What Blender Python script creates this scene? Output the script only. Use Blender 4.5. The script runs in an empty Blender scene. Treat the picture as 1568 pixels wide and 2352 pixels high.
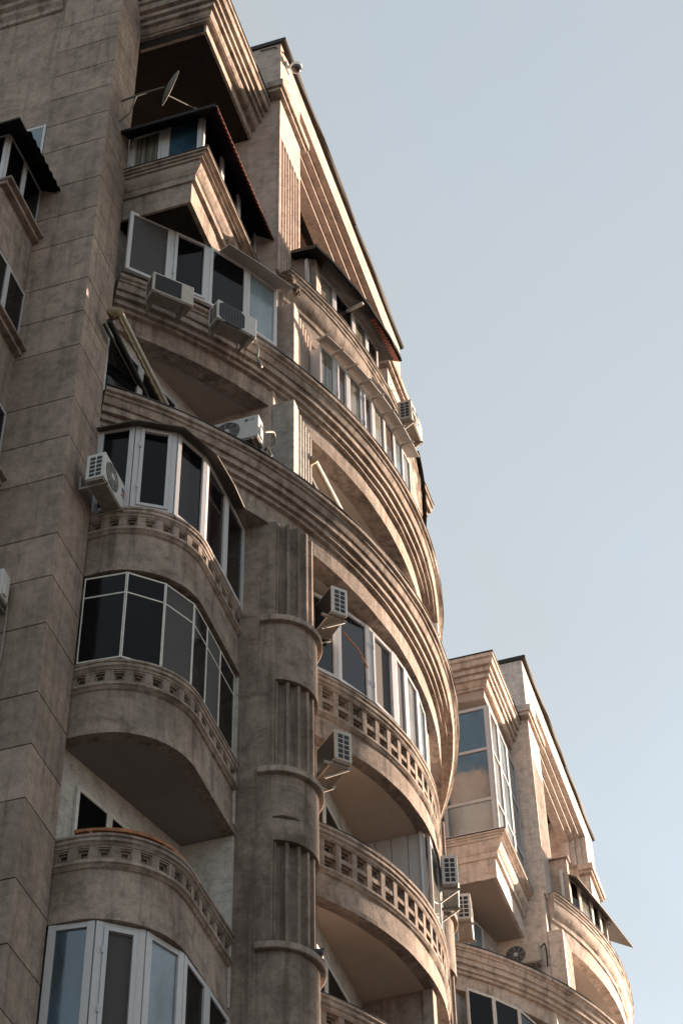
import bpy, bmesh, math, random
from mathutils import Vector, Matrix
random.seed(7)
rad = math.radians
S = bpy.context.scene
COL = S.collection

# ------------------------------------------------------------------ camera, light
# metres; x runs along the street facade away from the viewer, y into the building, z up; eye at the origin
YAW, PITCH, ROLL = 0.29428766, 0.80410995, -0.02272213
fw = Vector((math.cos(PITCH) * math.cos(YAW), math.cos(PITCH) * math.sin(YAW), math.sin(PITCH)))
rt = fw.cross(Vector((0, 0, 1))).normalized()
up = rt.cross(fw)
r2 = rt * math.cos(ROLL) + up * math.sin(ROLL)
u2 = -rt * math.sin(ROLL) + up * math.cos(ROLL)
cam = bpy.data.cameras.new('camera')
cam.sensor_fit = 'VERTICAL'
cam.sensor_height = 36
cam.lens = 36 * 4666.03 / 2352
cam.clip_end = 3000
co = bpy.data.objects.new('camera', cam)
COL.objects.link(co)
co.matrix_world = Matrix((r2, u2, -fw)).transposed().to_4x4()
S.camera = co

SUN_EL, SUN_AZ = rad(10.5), rad(-27)          # azimuth from +x towards +y
sd = Vector((math.cos(SUN_EL) * math.cos(SUN_AZ), math.cos(SUN_EL) * math.sin(SUN_AZ), math.sin(SUN_EL)))
W = bpy.data.worlds.new('World')
S.world = W
W.use_nodes = True
wn = W.node_tree.nodes
sky = wn.new('ShaderNodeTexSky')
sky.sky_type = 'NISHITA'
sky.sun_disc = False
sky.sun_elevation = SUN_EL
sky.sun_rotation = math.atan2(sd.x, sd.y)
sky.altitude = 100
sky.air_density = 1.0
sky.dust_density = 1.2
sky.ozone_density = 1.2
# thin even veil of high cirrus over the clear sky
WL = W.node_tree.links
tc = wn.new('ShaderNodeTexCoord')
mpn = wn.new('ShaderNodeMapping'); mpn.inputs['Scale'].default_value = (1.2, 3.0, 4.0); mpn.inputs['Rotation'].default_value = (.3, .5, .4)
WL.new(tc.outputs['Generated'], mpn.inputs['Vector'])
cn_ = wn.new('ShaderNodeTexNoise'); cn_.inputs['Scale'].default_value = 1.6; cn_.inputs['Detail'].default_value = 5; cn_.inputs['Roughness'].default_value = .5
WL.new(mpn.outputs[0], cn_.inputs['Vector'])
mr = wn.new('ShaderNodeMapRange'); mr.inputs['From Min'].default_value = .3; mr.inputs['From Max'].default_value = .7
mr.inputs['To Min'].default_value = .62; mr.inputs['To Max'].default_value = .76
WL.new(cn_.outputs['Fac'], mr.inputs['Value'])
vm = wn.new('ShaderNodeMix'); vm.data_type = 'RGBA'
WL.new(mr.outputs[0], vm.inputs[0]); WL.new(sky.outputs[0], vm.inputs[6]); vm.inputs[7].default_value = (1.17, 1.165, 1.02, 1)
WL.new(vm.outputs[2], wn['Background'].inputs[0])
wn['Background'].inputs[1].default_value = 0.078
sl = bpy.data.lights.new('sun', 'SUN')
sl.energy = 4.3
sl.angle = rad(0.6)
sl.color = (1.0, 0.75, 0.56)
so = bpy.data.objects.new('sun', sl)
COL.objects.link(so)
so.rotation_euler = sd.to_track_quat('Z', 'Y').to_euler()
S.view_settings.view_transform = 'Standard'
S.view_settings.look = 'None'
S.view_settings.exposure = 2.75
S.view_settings.gamma = 1.0

# ------------------------------------------------------------------ materials
def nmat(name):
    m = bpy.data.materials.new(name)
    m.use_nodes = True
    return m, m.node_tree.nodes, m.node_tree.links, m.node_tree.nodes['Principled BSDF']

def ramp(N, L, src, stops):
    r = N.new('ShaderNodeValToRGB')
    e = r.color_ramp.elements
    while len(e) < len(stops): e.new(0.5)
    for k, (p, c) in enumerate(stops):
        e[k].position = p
        e[k].color = (c[0], c[1], c[2], 1) if not isinstance(c, float) else (c, c, c, 1)
    L.new(src, r.inputs[0])
    return r.outputs[0]

def noise(N, L, scale, detail=6, rough=.6, map_=None, dist=0.0):
    g = N.new('ShaderNodeNewGeometry')
    mp = N.new('ShaderNodeMapping')
    mp.inputs['Scale'].default_value = map_ or (1, 1, 1)
    L.new(g.outputs['Position'], mp.inputs['Vector'])
    n = N.new('ShaderNodeTexNoise')
    n.inputs['Scale'].default_value = scale
    n.inputs['Detail'].default_value = detail
    n.inputs['Roughness'].default_value = rough
    n.inputs['Distortion'].default_value = dist
    L.new(mp.outputs[0], n.inputs['Vector'])
    return n.outputs['Fac']

def mix(N, L, fac, a, b, mode='MIX'):
    m = N.new('ShaderNodeMix')
    m.data_type = 'RGBA'
    m.blend_type = mode
    for sock, v in ((m.inputs[0], fac), (m.inputs[6], a), (m.inputs[7], b)):
        if isinstance(v, (int, float)): sock.default_value = v
        elif isinstance(v, tuple): sock.default_value = (v[0], v[1], v[2], 1)
        else: L.new(v, sock)
    return m.outputs[2]

def stucco(name, a, b, stain=(.075, .058, .045), amount=.6, streak=.5, bump=.25, lo=.50, island=0.0):
    m, N, L, P = nmat(name)
    base = mix(N, L, ramp(N, L, noise(N, L, .7, 8, .65, dist=.6), [(.36, 0.0), (.62, 1.0)]), a, b)
    mott = ramp(N, L, noise(N, L, 4.5, 9, .75, dist=.3), [(.30, .58), (.50, 1.0), (.72, 1.24)])
    base = mix(N, L, 1.0, base, mott, 'MULTIPLY')
    fine = ramp(N, L, noise(N, L, 38, 4, .7), [(.28, .72), (.52, 1.0), (.8, 1.12)])
    base = mix(N, L, 1.0, base, fine, 'MULTIPLY')
    if island:                               # every block of the ashlar has its own tone
        gi = N.new('ShaderNodeNewGeometry')
        base = mix(N, L, 1.0, base, ramp(N, L, gi.outputs['Random Per Island'], [(0.0, 1 - island), (1.0, 1 + island)]), 'MULTIPLY')
    # water runs: long vertical streaks
    st = ramp(N, L, noise(N, L, 1, 6, .62, (6.5, 6.5, .45), .25), [(lo, 0.0), (lo + .2, streak)])
    base = mix(N, L, st, base, stain)
    # blotches of grime
    bl = ramp(N, L, noise(N, L, 1.5, 10, .74, (1, 1, 1.3), .7), [(.53, 0.0), (.70, amount)])
    base = mix(N, L, bl, base, stain)
    L.new(base, P.inputs['Base Color'])
    P.inputs['Roughness'].default_value = .92
    P.inputs['Specular IOR Level'].default_value = .2
    bp = N.new('ShaderNodeBump')
    bp.inputs['Strength'].default_value = bump
    bp.inputs['Distance'].default_value = .02
    L.new(noise(N, L, 55, 6, .7), bp.inputs['Height'])
    b2 = N.new('ShaderNodeBump')
    b2.inputs['Strength'].default_value = bump * .9
    b2.inputs['Distance'].default_value = .05
    L.new(noise(N, L, 5, 6, .65), b2.inputs['Height'])
    L.new(bp.outputs[0], b2.inputs['Normal'])
    L.new(b2.outputs[0], P.inputs['Normal'])
    return m

def plain(name, c, rough=.5, metal=0.0, var=.15, spec=.4, scale=9, bump=0.0):
    m, N, L, P = nmat(name)
    v = ramp(N, L, noise(N, L, scale, 7, .68), [(.3, 1 - var), (.7, 1 + var * .5)])
    L.new(mix(N, L, 1.0, c, v, 'MULTIPLY'), P.inputs['Base Color'])
    P.inputs['Roughness'].default_value = rough
    P.inputs['Metallic'].default_value = metal
    P.inputs['Specular IOR Level'].default_value = spec
    if bump:
        bp = N.new('ShaderNodeBump')
        bp.inputs['Strength'].default_value = bump
        bp.inputs['Distance'].default_value = .02
        L.new(noise(N, L, 40, 6, .7), bp.inputs['Height'])
        L.new(bp.outputs[0], P.inputs['Normal'])
    return m

def glass(name, c, ior=1.5, rough=.03, folds=False):
    m, N, L, P = nmat(name)
    v = ramp(N, L, noise(N, L, 1.6, 5, .6, (1, 1, .5)), [(.3, .5), (.7, 1.3)])
    col = mix(N, L, 1.0, c, v, 'MULTIPLY')
    if folds: col = mix(N, L, 1.0, col, ramp(N, L, noise(N, L, 1, 3, .5, (17, 17, .25)), [(.35, .45), (.65, 1.3)]), 'MULTIPLY')
    L.new(col, P.inputs['Base Color'])
    # dust and rain marks on the pane
    L.new(ramp(N, L, noise(N, L, 1, 6, .7, (9, 9, 2.0)), [(.35, rough), (.8, rough + .16)]), P.inputs['Roughness'])
    P.inputs['IOR'].default_value = ior
    bp = N.new('ShaderNodeBump')
    bp.inputs['Strength'].default_value = .03
    bp.inputs['Distance'].default_value = .05
    L.new(noise(N, L, 2.0, 2, .5), bp.inputs['Height'])
    L.new(bp.outputs[0], P.inputs['Normal'])
    return m

A_ = (.34, .275, .235)
M = {
 'stucco': stucco('stucco', (.322, .264, .228), (.195, .159, .138), amount=.78, streak=.68),
 'ashlar': stucco('ashlar stucco', (.320, .258, .220), (.230, .184, .158), amount=.45, streak=.45, island=.16),
 'band': stucco('weathered moulding', (.365, .305, .268), (.235, .195, .170), amount=.85, streak=.6, lo=.47),
 'column': stucco('column stucco', (.300, .246, .215), (.150, .122, .106), amount=.8, streak=.75, bump=.4),
 'pillar': stucco('pillar stucco', (.41, .338, .302), (.345, .284, .254), amount=.3, streak=.25),
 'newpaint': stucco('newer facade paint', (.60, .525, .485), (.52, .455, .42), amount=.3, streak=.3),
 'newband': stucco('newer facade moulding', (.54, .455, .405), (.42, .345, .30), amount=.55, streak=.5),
 'soffit': plain('soffit paint', (.36, .315, .285), .9, var=.13, spec=.15, scale=1.3, bump=.10),
 'shadesoffit': plain('shaded soffit', (.25, .232, .222), .9, var=.13, spec=.15, scale=1.3, bump=.10),  # small balconies: their dimmer undersides are darkened in the colour itself
 'bouncesoffit': plain('bounce lit soffit', (.56, .46, .385), .9, var=.13, spec=.15, scale=1.3, bump=.10),  # bowed balconies: warm bounced light is put into the colour
 'deepshade': stucco('deep shade soffit', (.024, .020, .017), (.015, .013, .012), amount=.2, streak=.0),  # deep shade of roof loggia and box undersides painted in as near-black
 'pierpaint': stucco('pale pier paint', (.36, .345, .33), (.30, .285, .275), amount=.3, streak=.3),
 'white': stucco('white plaster', (.50, .475, .455), (.42, .395, .38), amount=.25, streak=.15, bump=.12),
 'rough': stucco('broken render', (.20, .155, .125), (.12, .092, .075), amount=.5, streak=.3, bump=1.0),
 'frame': plain('white window plastic', (.44, .44, .465), .35, var=.08),
 'oldframe': plain('old painted steel', (.56, .54, .51), .5, var=.25),
 'darkglass': glass('dark glass', (.004, .004, .005), 1.24),
 'bayglass': glass('bay glass', (.006, .007, .009), 1.5),
 'blueglass': glass('sky tinted glass', (.030, .070, .105), 1.9),  # blue of the reflected sky is painted into the base colour
 'paleglass': glass('pale frosted glass', (.15, .20, .23), 1.8, .12),
 'curtain': glass('glass over curtain', (.17, .165, .145), 1.45, folds=True),
 'screen': plain('insect screen', (.055, .050, .052), .8, var=.1),
 'browncurtain': glass('glass over brown blind', (.10, .075, .065), 1.45, folds=True),
 'hood': plain('brown painted sheet', (.070, .060, .052), .6, var=.3),
 'flash': plain('dark roofing felt', (.035, .032, .030), .85, var=.4),
 'sheet': plain('dark roof sheet', (.009, .008, .009), .6, var=.3, spec=.15),
 'redsheet': plain('red corrugated sheet', (.20, .045, .02), .6, var=.35),
 'greysheet': plain('grey sheet metal', (.36, .33, .31), .6, var=.2),
 'weathersheet': plain('weathered sheet', (.13, .112, .10), .7, var=.35),
 'rust': plain('rusty steel', (.30, .13, .06), .8, var=.6, scale=14),
 'ac': plain('air conditioner enamel', (.46, .455, .45), .45, var=.12),
 'acold': plain('yellowed air conditioner enamel', (.40, .37, .33), .5, var=.2),
 'gouge': stucco('exposed core', (.07, .055, .045), (.04, .03, .025), bump=1.0),
 'dish': plain('dull dish paint', (.10, .095, .085), .6, var=.3),
 'black': plain('black plastic', (.012, .012, .013), .5, var=.2),
 'grille': plain('dark grille', (.03, .03, .032), .6, var=.3),
 'hub': plain('grey fan hub', (.45, .45, .45), .5),
 'steel': plain('bracket steel', (.26, .24, .22), .55, .3, var=.3),
 'canvas': plain('faded awning canvas', (.25, .21, .13), .9, var=.3),
 'feather': plain('dark feathers', (.016, .015, .018), .7, var=.4, scale=30),
 'cam': plain('camera housing', (.75, .74, .72), .3, var=.05),
 'dome': glass('smoked dome', (.02, .02, .025), 1.6),
 'blueink': plain('blue print', (.03, .06, .25), .5),
 'redink': plain('red print', (.55, .03, .03), .5),
 'ink': plain('grey print', (.10, .10, .11), .5),
 'brick': stucco('grey block', (.30, .26, .23), (.24, .20, .18), amount=.5),
 'ground': plain('asphalt ground', (.12, .105, .095), .9, var=.3, scale=1.5),
}

# ------------------------------------------------------------------ mesh helpers
class MB:
    def __init__(s): s.v = []; s.f = []
    def add(s, vs, fs):
        n = len(s.v)
        s.v += [tuple(v) for v in vs]
        s.f += [tuple(n + i for i in f) for f in fs]
    def hexa(s, p):
        s.add(p, [(0, 3, 2, 1), (4, 5, 6, 7), (0, 1, 5, 4), (1, 2, 6, 5), (2, 3, 7, 6), (3, 0, 4, 7)])
    def box(s, x0, x1, y0, y1, z0, z1):
        s.hexa([(x0, y0, z0), (x1, y0, z0), (x1, y1, z0), (x0, y1, z0), (x0, y0, z1), (x1, y0, z1), (x1, y1, z1), (x0, y1, z1)])
    def prism(s, poly, z0, z1):
        n = len(poly)
        z0f = z0 if callable(z0) else (lambda x, y: z0)
        z1f = z1 if callable(z1) else (lambda x, y: z1)
        vs = [(x, y, z0f(x, y)) for x, y in poly] + [(x, y, z1f(x, y)) for x, y in poly]
        fs = [tuple(range(n))[::-1], tuple(range(n, 2 * n))] + [(i, (i + 1) % n, n + (i + 1) % n, n + i) for i in range(n)]
        s.add(vs, fs)
    def obox(s, a, b, o0, o1, z0, z1, s0=0.0, s1=None):
        # box along plan segment a->b; offsets o0..o1 to the right-hand side (outwards)
        d = Vector((b[0] - a[0], b[1] - a[1])); l = d.length; d /= l
        n = Vector((d.y, -d.x))
        if s1 is None: s1 = l
        q = lambda t, o: (a[0] + d.x * t + n.x * o, a[1] + d.y * t + n.y * o)
        c = [q(s0, o0), q(s1, o0), q(s1, o1), q(s0, o1)]
        s.hexa([(x, y, z0) for x, y in c] + [(x, y, z1) for x, y in c])
    def sweep(s, path, prof, jit=0.0, rnd=None):
        # path: list of ((x,y),(nx,ny)); prof: closed polygon of (out, z)
        m = len(prof); k = len(path)
        vs = []
        ph = [random.uniform(0, 6.28) for _ in range(m * 2)]
        for i, (p, n) in enumerate(path):
            for j, (o, z) in enumerate(prof):
                dj = dz = 0
                if jit:
                    t = i * .37
                    dj = jit * (math.sin(t * 1.3 + ph[j]) * .6 + math.sin(t * 3.1 + ph[j + m]) * .4)
                    dz = jit * .6 * math.sin(t * 2.2 + ph[j + m])
                vs.append((p[0] + n[0] * (o + dj), p[1] + n[1] * (o + dj), z + dz))
        fs = []
        for i in range(k - 1):
            for j in range(m):
                j2 = (j + 1) % m
                fs.append((i * m + j, i * m + j2, (i + 1) * m + j2, (i + 1) * m + j))
        fs.append(tuple(range(m)))
        fs.append(tuple((k - 1) * m + j for j in range(m))[::-1])
        s.add(vs, fs)
    def tube(s, pts, r, n=8, r1=None):
        pts = [Vector(p) for p in pts]
        vs = []
        k = len(pts)
        for i, p in enumerate(pts):
            t = (pts[min(i + 1, k - 1)] - pts[max(i - 1, 0)]).normalized()
            a = t.cross(Vector((0, 0, 1)))
            if a.length < .05: a = t.cross(Vector((1, 0, 0)))
            a.normalize(); b = t.cross(a)
            rr = r if r1 is None else r + (r1 - r) * i / (k - 1)
            for j in range(n):
                an = 2 * math.pi * j / n
                vs.append(p + a * math.cos(an) * rr + b * math.sin(an) * rr)
        fs = [(i * n + j, i * n + (j + 1) % n, (i + 1) * n + (j + 1) % n, (i + 1) * n + j) for i in range(k - 1) for j in range(n)]
        fs += [tuple(range(n))[::-1], tuple((k - 1) * n + j for j in range(n))]
        s.add(vs, fs)
    def disc(s, c, n, r, t, seg=28):
        # short cylinder centre c, axis n, radius r, thickness t
        c = Vector(c); n = Vector(n).normalized()
        s.tube([c, c + n * t], r, seg)
    def ball(s, c, rx, ry=None, rz=None, nu=16, nv=10, f=None):
        ry = ry or rx; rz = rz or rx
        vs = []
        for i in range(nv + 1):
            th = math.pi * i / nv
            for j in range(nu):
                a = 2 * math.pi * j / nu
                k = f(th, a) if f else 1
                vs.append((c[0] + rx * k * math.sin(th) * math.cos(a), c[1] + ry * k * math.sin(th) * math.sin(a), c[2] + rz * k * math.cos(th)))
        fs = [(i * nu + j, i * nu + (j + 1) % nu, (i + 1) * nu + (j + 1) % nu, (i + 1) * nu + j) for i in range(nv) for j in range(nu)]
        s.add(vs, fs)

def base_of(o):
    p = Vector((0, 0, 0))
    while o: p += o.location; o = o.parent
    return p

def obj(name, mb, mat, parent=None, smooth=None, bevel=0.0, local=False):
    me = bpy.data.meshes.new(name)
    off = base_of(parent) if (parent and not local) else Vector((0, 0, 0))
    me.from_pydata([Vector(v) - off for v in mb.v], [], mb.f)
    bm = bmesh.new(); bm.from_mesh(me)
    bmesh.ops.remove_doubles(bm, verts=bm.verts, dist=1e-5)
    bmesh.ops.recalc_face_normals(bm, faces=bm.faces)
    bm.to_mesh(me); bm.free()
    for m in (mat if isinstance(mat, list) else [mat]): me.materials.append(m)
    if smooth:
        for p in me.polygons: p.use_smooth = True
        me.set_sharp_from_angle(angle=rad(smooth))
    o = bpy.data.objects.new(name, me)
    COL.objects.link(o)
    if parent: o.parent = parent
    if bevel:
        b = o.modifiers.new('bevel', 'BEVEL'); b.width = bevel; b.segments = 2; b.limit_method = 'ANGLE'; b.angle_limit = rad(40)
    return o

def thing(name, label, cat, loc, rz=0.0, group=None):
    o = bpy.data.objects.new(name, None)
    COL.objects.link(o)
    o.empty_display_size = .2
    o.location = loc; o.rotation_euler = (0, 0, rz)
    o['label'] = label; o['category'] = cat
    if group: o['group'] = group
    return o

def tag(o, label, cat, group=None):
    o['label'] = label; o['category'] = cat
    if group: o['group'] = group
    return o

def copy_tree(o, parent):
    c = o.copy(); COL.objects.link(c); c.parent = parent
    for ch in list(o.children): copy_tree(ch, c)
    return c

def arc(cx, cy, R, t0, t1, n):
    # angle t measured from -y towards +x; outward normal = radial
    out = []
    for i in range(n + 1):
        t = t0 + (t1 - t0) * i / n
        nx, ny = math.sin(t), -math.cos(t)
        out.append(((cx + R * nx, cy + R * ny), (nx, ny)))
    return out

def polyline(pts):
    # sharp-cornered path with mitred outward normals (right-hand side)
    out = []
    for i, p in enumerate(pts):
        ns = []
        for a, b in ((i - 1, i), (i, i + 1)):
            if a >= 0 and b < len(pts):
                d = Vector((pts[b][0] - pts[a][0], pts[b][1] - pts[a][1])).normalized()
                ns.append(Vector((d.y, -d.x)))
        n = sum(ns, Vector((0, 0)))
        n = n / len(ns)
        n = n / n.length_squared
        out.append((tuple(p), (n.x, n.y)))
    return out

def mirror(path, cx):
    return [((2 * cx - p[0], p[1]), (-n[0], n[1])) for p, n in reversed(path)]

def at_s(path, s):
    for (p, n), (q, m) in zip(path, path[1:]):
        l = math.hypot(q[0] - p[0], q[1] - p[1])
        if s <= l or (q is path[-1][0]):
            t = s / l
            return (p[0] + (q[0] - p[0]) * t, p[1] + (q[1] - p[1]) * t), Vector((n[0] + (m[0] - n[0]) * t, n[1] + (m[1] - n[1]) * t)).normalized()
        s -= l
def length(path):
    return sum(math.hypot(b[0][0] - a[0][0], b[0][1] - a[0][1]) for a, b in zip(path, path[1:]))

def lbox(m, p, n, w0, w1, o0, o1, z0, z1):
    # box in the tangent frame at p: widths along tangent, offsets along outward normal
    t = (-n[1], n[0])
    q = lambda w, o: (p[0] + t[0] * w + n[0] * o, p[1] + t[1] * w + n[1] * o)
    c = [q(w0, o0), q(w1, o0), q(w1, o1), q(w0, o1)]
    m.hexa([(x, y, z0) for x, y in c] + [(x, y, z1) for x, y in c])

# ------------------------------------------------------------------ ground
g = MB(); g.box(-1500, 1500, -1500, 1500, -1.7, -1.6)
go = obj('ground', g, M['ground']); go['kind'] = 'structure'

# ------------------------------------------------------------------ shared dimensions
CX, CY, RB = 26.80, 16.36, 10.04            # centre and radius of the sweeping cornice bands
XW, XP = 18.29, 22.08                        # corner of the ashlar pilaster, flank of the tall pillar
T = 21.25                                    # distance to the next, identical block
B = thing('apartment_building', 'nearer apartment block with rounded balconies and curved cornice bands', 'building', (XW, 9.8, -1.6), 0, 'apartment blocks along the street')

# --- core walls
w = MB()
w.prism([(19.3, 9.97), (22.05, 9.22), (23.3, 9.22), (23.3, 7.95), (30.3, 7.95), (30.3, 9.22), (31.55, 9.22), (34.3, 9.97), (34.3, 22), (19.3, 22)], -1.6, 33.0)
obj('inner_wall', w, M['white'], B)
w = MB()
w.box(19.3, 23.3, 12.2, 22, 33.0, 37.0); w.box(30.3, 34.3, 12.2, 22, 33.0, 37.0)
w.box(23.3, 30.3, 12.4, 22, 33.0, 36.6)
obj('attic_wall', w, M['stucco'], B)
w = MB()
w.box(35.3, 39.54, 10.9, 22, -1.6, 37.0)
obj('recessed_wall', w, M['stucco'], B)

# --- ashlar pilaster with joints
JZ = [35.35, 34.42, 33.55, 32.72, 31.83, 30.96, 29.76, 28.86, 28.01, 26.85, 25.97, 25.11, 23.84, 22.94, 22.06, 20.84, 19.99, 19.08, 17.83, 16.94, 16.06, 14.83, 13.88, 13.0]
def ashlar(x0, x1, y1):
    m = MB()
    m.box(x0 + .02, x1 - .02, 9.82, y1 - .02, -1.6, 37.4)
    zs = [37.4] + JZ
    for a, b in zip(zs, zs[1:]):
        m.box(x0, x1, 9.8, y1, b + .009, a - .009)
    m.box(x0, x1, 9.8, y1, -1.6, 13.0 - .009)
    return m
obj('pilaster', ashlar(XW, 19.25, 11.02), M['ashlar'], B, bevel=.006)
obj('pilaster', ashlar(34.35, 35.30, 11.02), M['ashlar'], B, bevel=.006)

# --- side wall seen at the left edge
w = MB(); w.box(18.34, 19.3, 11.02, 22, -1.6, 37.4)
obj('side_wall', w, M['ashlar'], B)
crn = polyline([(18.34, 21), (18.34, 11.14)])
crn = [((18.34, 21), (-1, 0)), ((18.34, 11.10), (-1, 0))]
cp = [(.02, 36.1), (.05, 36.12), (.05, 36.25), (.12, 36.34), (.12, 36.5), (.2, 36.56), (.2, 36.7), (.3, 36.78), (.3, 37.0), (-.1, 37.0), (-.1, 36.1)]
w = MB(); w.sweep(crn, cp)
obj('side_cornice', w, M['band'], B)

# --- tall pillars (square, fluted) and half round columns below
def flutes(m, x0, x1, y, z0, z1, n, depth):
    # front face from x0..x1 with n channels cut back by depth, as bars standing on a backing at y+depth
    p = (x1 - x0) / n
    for i in range(n + 1):
        c = x0 + p * i
        h = p * .24
        m.prism([(c - h, y + depth), (c - h * .55, y), (c + h * .55, y), (c + h, y + depth)], z0, z1)

def pillar(flip):
    fx = (lambda x: x) if not flip else (lambda x: 2 * 26.6 - x)
    fxx = (lambda a, b: (min(fx(a), fx(b)), max(fx(a), fx(b))))
    m = MB()
    a, b = fxx(XP, 23.38)
    m.box(a, b, 7.88, 9.25, 31.0, 36.98)       # shaft backing
    # plain front above and around the flutes
    m.box(a, b, 7.83, 7.88, 36.1, 36.98)
    for k in range(8):
        x0 = XP + 1.3 * k / 8; x1 = XP + 1.3 * (k + 1) / 8
        c, d = fxx(x0, x1)
        m.box(c, d, 7.83, 7.88, 35.55 , 36.1)
    c, d = fxx(XP, XP + .05); m.box(c, d, 7.83, 7.88, 31.0, 35.55)
    c, d = fxx(23.33, 23.38); m.box(c, d, 7.83, 7.88, 31.0, 35.55)
    c, d = fxx(XP + .1, 23.30)
    flutes(m, c, d, 7.832, 31.0, 35.55, 7, .048)
    # upper part of the frame
    m.box(a, b, 7.83, 9.25, 36.98, 39.10)
    m.box(a, b, 7.9, 9.25, 25.2, 31.0)
    return m
for fl in (False, True):
    po = obj('pillar', pillar(fl), M['pillar'], B, bevel=.008)
    for za, zb in ((25.17, 27.08), (28.15, 29.83)):
        fx = (lambda x: x) if not fl else (lambda x: 53.2 - x)
        m = MB()
        c, d = sorted((fx(XP), fx(XP + 1.0)))
        m.box(c, d, 7.565, 7.92, za, zb)
        c, d = sorted((fx(XP), fx(XP + .2))); m.box(c, d, 7.515, 7.57, za, zb)
        e, f = sorted((fx(XP + .25), fx(XP + .97)))
        for i in range(6):
            cc = e + (f - e) * i / 5
            m.prism([(cc - .035, 7.567), (cc - .02, 7.52), (cc + .02, 7.52), (cc + .035, 7.567)], za, zb)
        obj('fluted_pier', m, M['pierpaint'] if za < 26 else M['pillar'], po)
    k = MB()
    x0, x1 = (XP - .28, XP + 1.5) if not fl else (53.2 - XP - 1.5, 53.2 - XP + .28)
    k.box(x0 if not fl else x0, x1, 7.68, 8.15, 36.98, 37.20)
    k.box(x0 + .05, x1 - .05, 7.74, 8.15, 36.88, 36.98)
    obj('capital', k, M['band'], po, bevel=.01)

# --- roof frame joining the pillars
xr = 2 * 26.6 - XP
f = MB()
for k, (y0, y1) in enumerate(((7.83, 7.99), (7.99, 8.15), (8.15, 8.31), (8.31, 8.60))):
    f.box(23.38, xr - 1.3, y0, y1, 38.34 - .115 * k, 39.10)
    if k: f.box(xr - 1.3 - .115 * k, xr - 1.3, y0, y1, 37.20, 38.34)
fo = obj('roof_frame', f, M['pillar'], B, bevel=.008)
f = MB()
cpath = [((x, 7.80 + .012 * math.sin(x * 1.7)), (0, -1)) for x in [XP - .04 + (xr - XP + .08) * i / 30 for i in range(31)]]
f.sweep(cpath[:18], [(.06, 39.10), (.09, 39.13), (.09, 39.22), (.05, 39.24), (-1.5, 39.24), (-1.5, 39.10)], jit=.012)
f.sweep([((p[0] + .03, p[1]), n) for p, n in cpath[17:]], [(.04, 39.10), (.07, 39.13), (.07, 39.21), (.03, 39.23), (-1.5, 39.23), (-1.5, 39.10)], jit=.012)
obj('coping', f, M['flash'], fo)
f = MB()
f.box(23.38, xr - 1.3, 8.95, 12.4, 38.75, 38.95); f.box(23.38, xr - 1.3, 12.0, 12.4, 36.0, 38.76)
obj('terrace_roof', f, M['stucco'], fo)
f = MB()
a0 = arc(CX, 17.2, 7.9, rad(-28), rad(28), 30)
f.sweep(a0, [(0, 34.9), (.02, 34.7), (-.08, 34.6), (-.08, 34.4), (-.16, 34.3), (-.16, 34.0), (-.2, 33.9), (-.2, 33.0), (-.6, 33.0), (-.6, 34.9)])
obj('attic_cornice', f, M['band'], B, smooth=40)

def flute_ring(cx, cy, r, n, depth, t0, t1):
    pts = []
    for i in range(n):
        a = t0 + (t1 - t0) * i / n; b = t0 + (t1 - t0) * (i + 1) / n
        for u, o in ((0, 0), (.13, 0), (.20, -.6), (.35, -.95), (.5, -1), (.65, -.95), (.80, -.6), (.87, 0)):
            t = a + (b - a) * u
            pts.append((cx + (r + depth * o) * math.sin(t), cy - (r + depth * o) * math.cos(t)))
    pts.append((cx + r * math.sin(t1), cy - r * math.cos(t1)))
    return pts
def column(cx):
    cy = 8.02
    half = lambda r, n=36: [(cx + r * math.sin(t), cy - r * math.cos(t)) for t in [-math.pi / 2 + math.pi * i / n for i in range(n + 1)]]
    m = MB()
    rings = [21.93, 18.90, 15.85, 12.80, 9.75]
    overs = [24.12, 20.66, 17.62, 14.58, 11.5]
    back = [(cx + .65, 9.25), (cx - .65, 9.25)]
    R_ = .65
    shaft = half(R_) + back
    fls = []; rgs = []
    ta, tb = rad(-72), rad(76)
    for i, (r, o) in enumerate(zip(rings, overs)):
        nxt = overs[i + 1] if i + 1 < len(overs) else -1.6
        m.prism(shaft, nxt, r)
        side = [(cx + R_ * math.sin(t), cy - R_ * math.cos(t)) for t in [-math.pi / 2 + (ta + math.pi / 2) * k / 4 for k in range(5)]]
        side2 = [(cx + R_ * math.sin(t), cy - R_ * math.cos(t)) for t in [tb + (math.pi / 2 - tb) * k / 4 for k in range(5)]]
        core = side + [(cx + .50 * math.sin(t), cy - .50 * math.cos(t)) for t in [ta + (tb - ta) * k / 20 for k in range(21)]] + side2 + back
        m.prism(core, r, o)
        fl = MB(); rg = MB(); fls.append(fl); rgs.append(rg)
        fl.prism(flute_ring(cx, cy, .605, 8, .085, ta + .01, tb - .01) + [(cx + .46 * math.sin(t), cy - .46 * math.cos(t)) for t in [tb - .02 + (ta - tb + .04) * k / 16 for k in range(17)]], r + .002, o + .01)
        rp = half(.735) + [(cx + .735, cy + .03), (cx - .735, cy + .03)]
        rg.prism(rp, r - .09, r + .02)
    c = obj('column', m, M['column'], B, smooth=40)
    for q in fls: obj('fluting', q, M['column'], c)
    for q in rgs: obj('ring', q, M['band'], c, bevel=.012, smooth=40)
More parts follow.
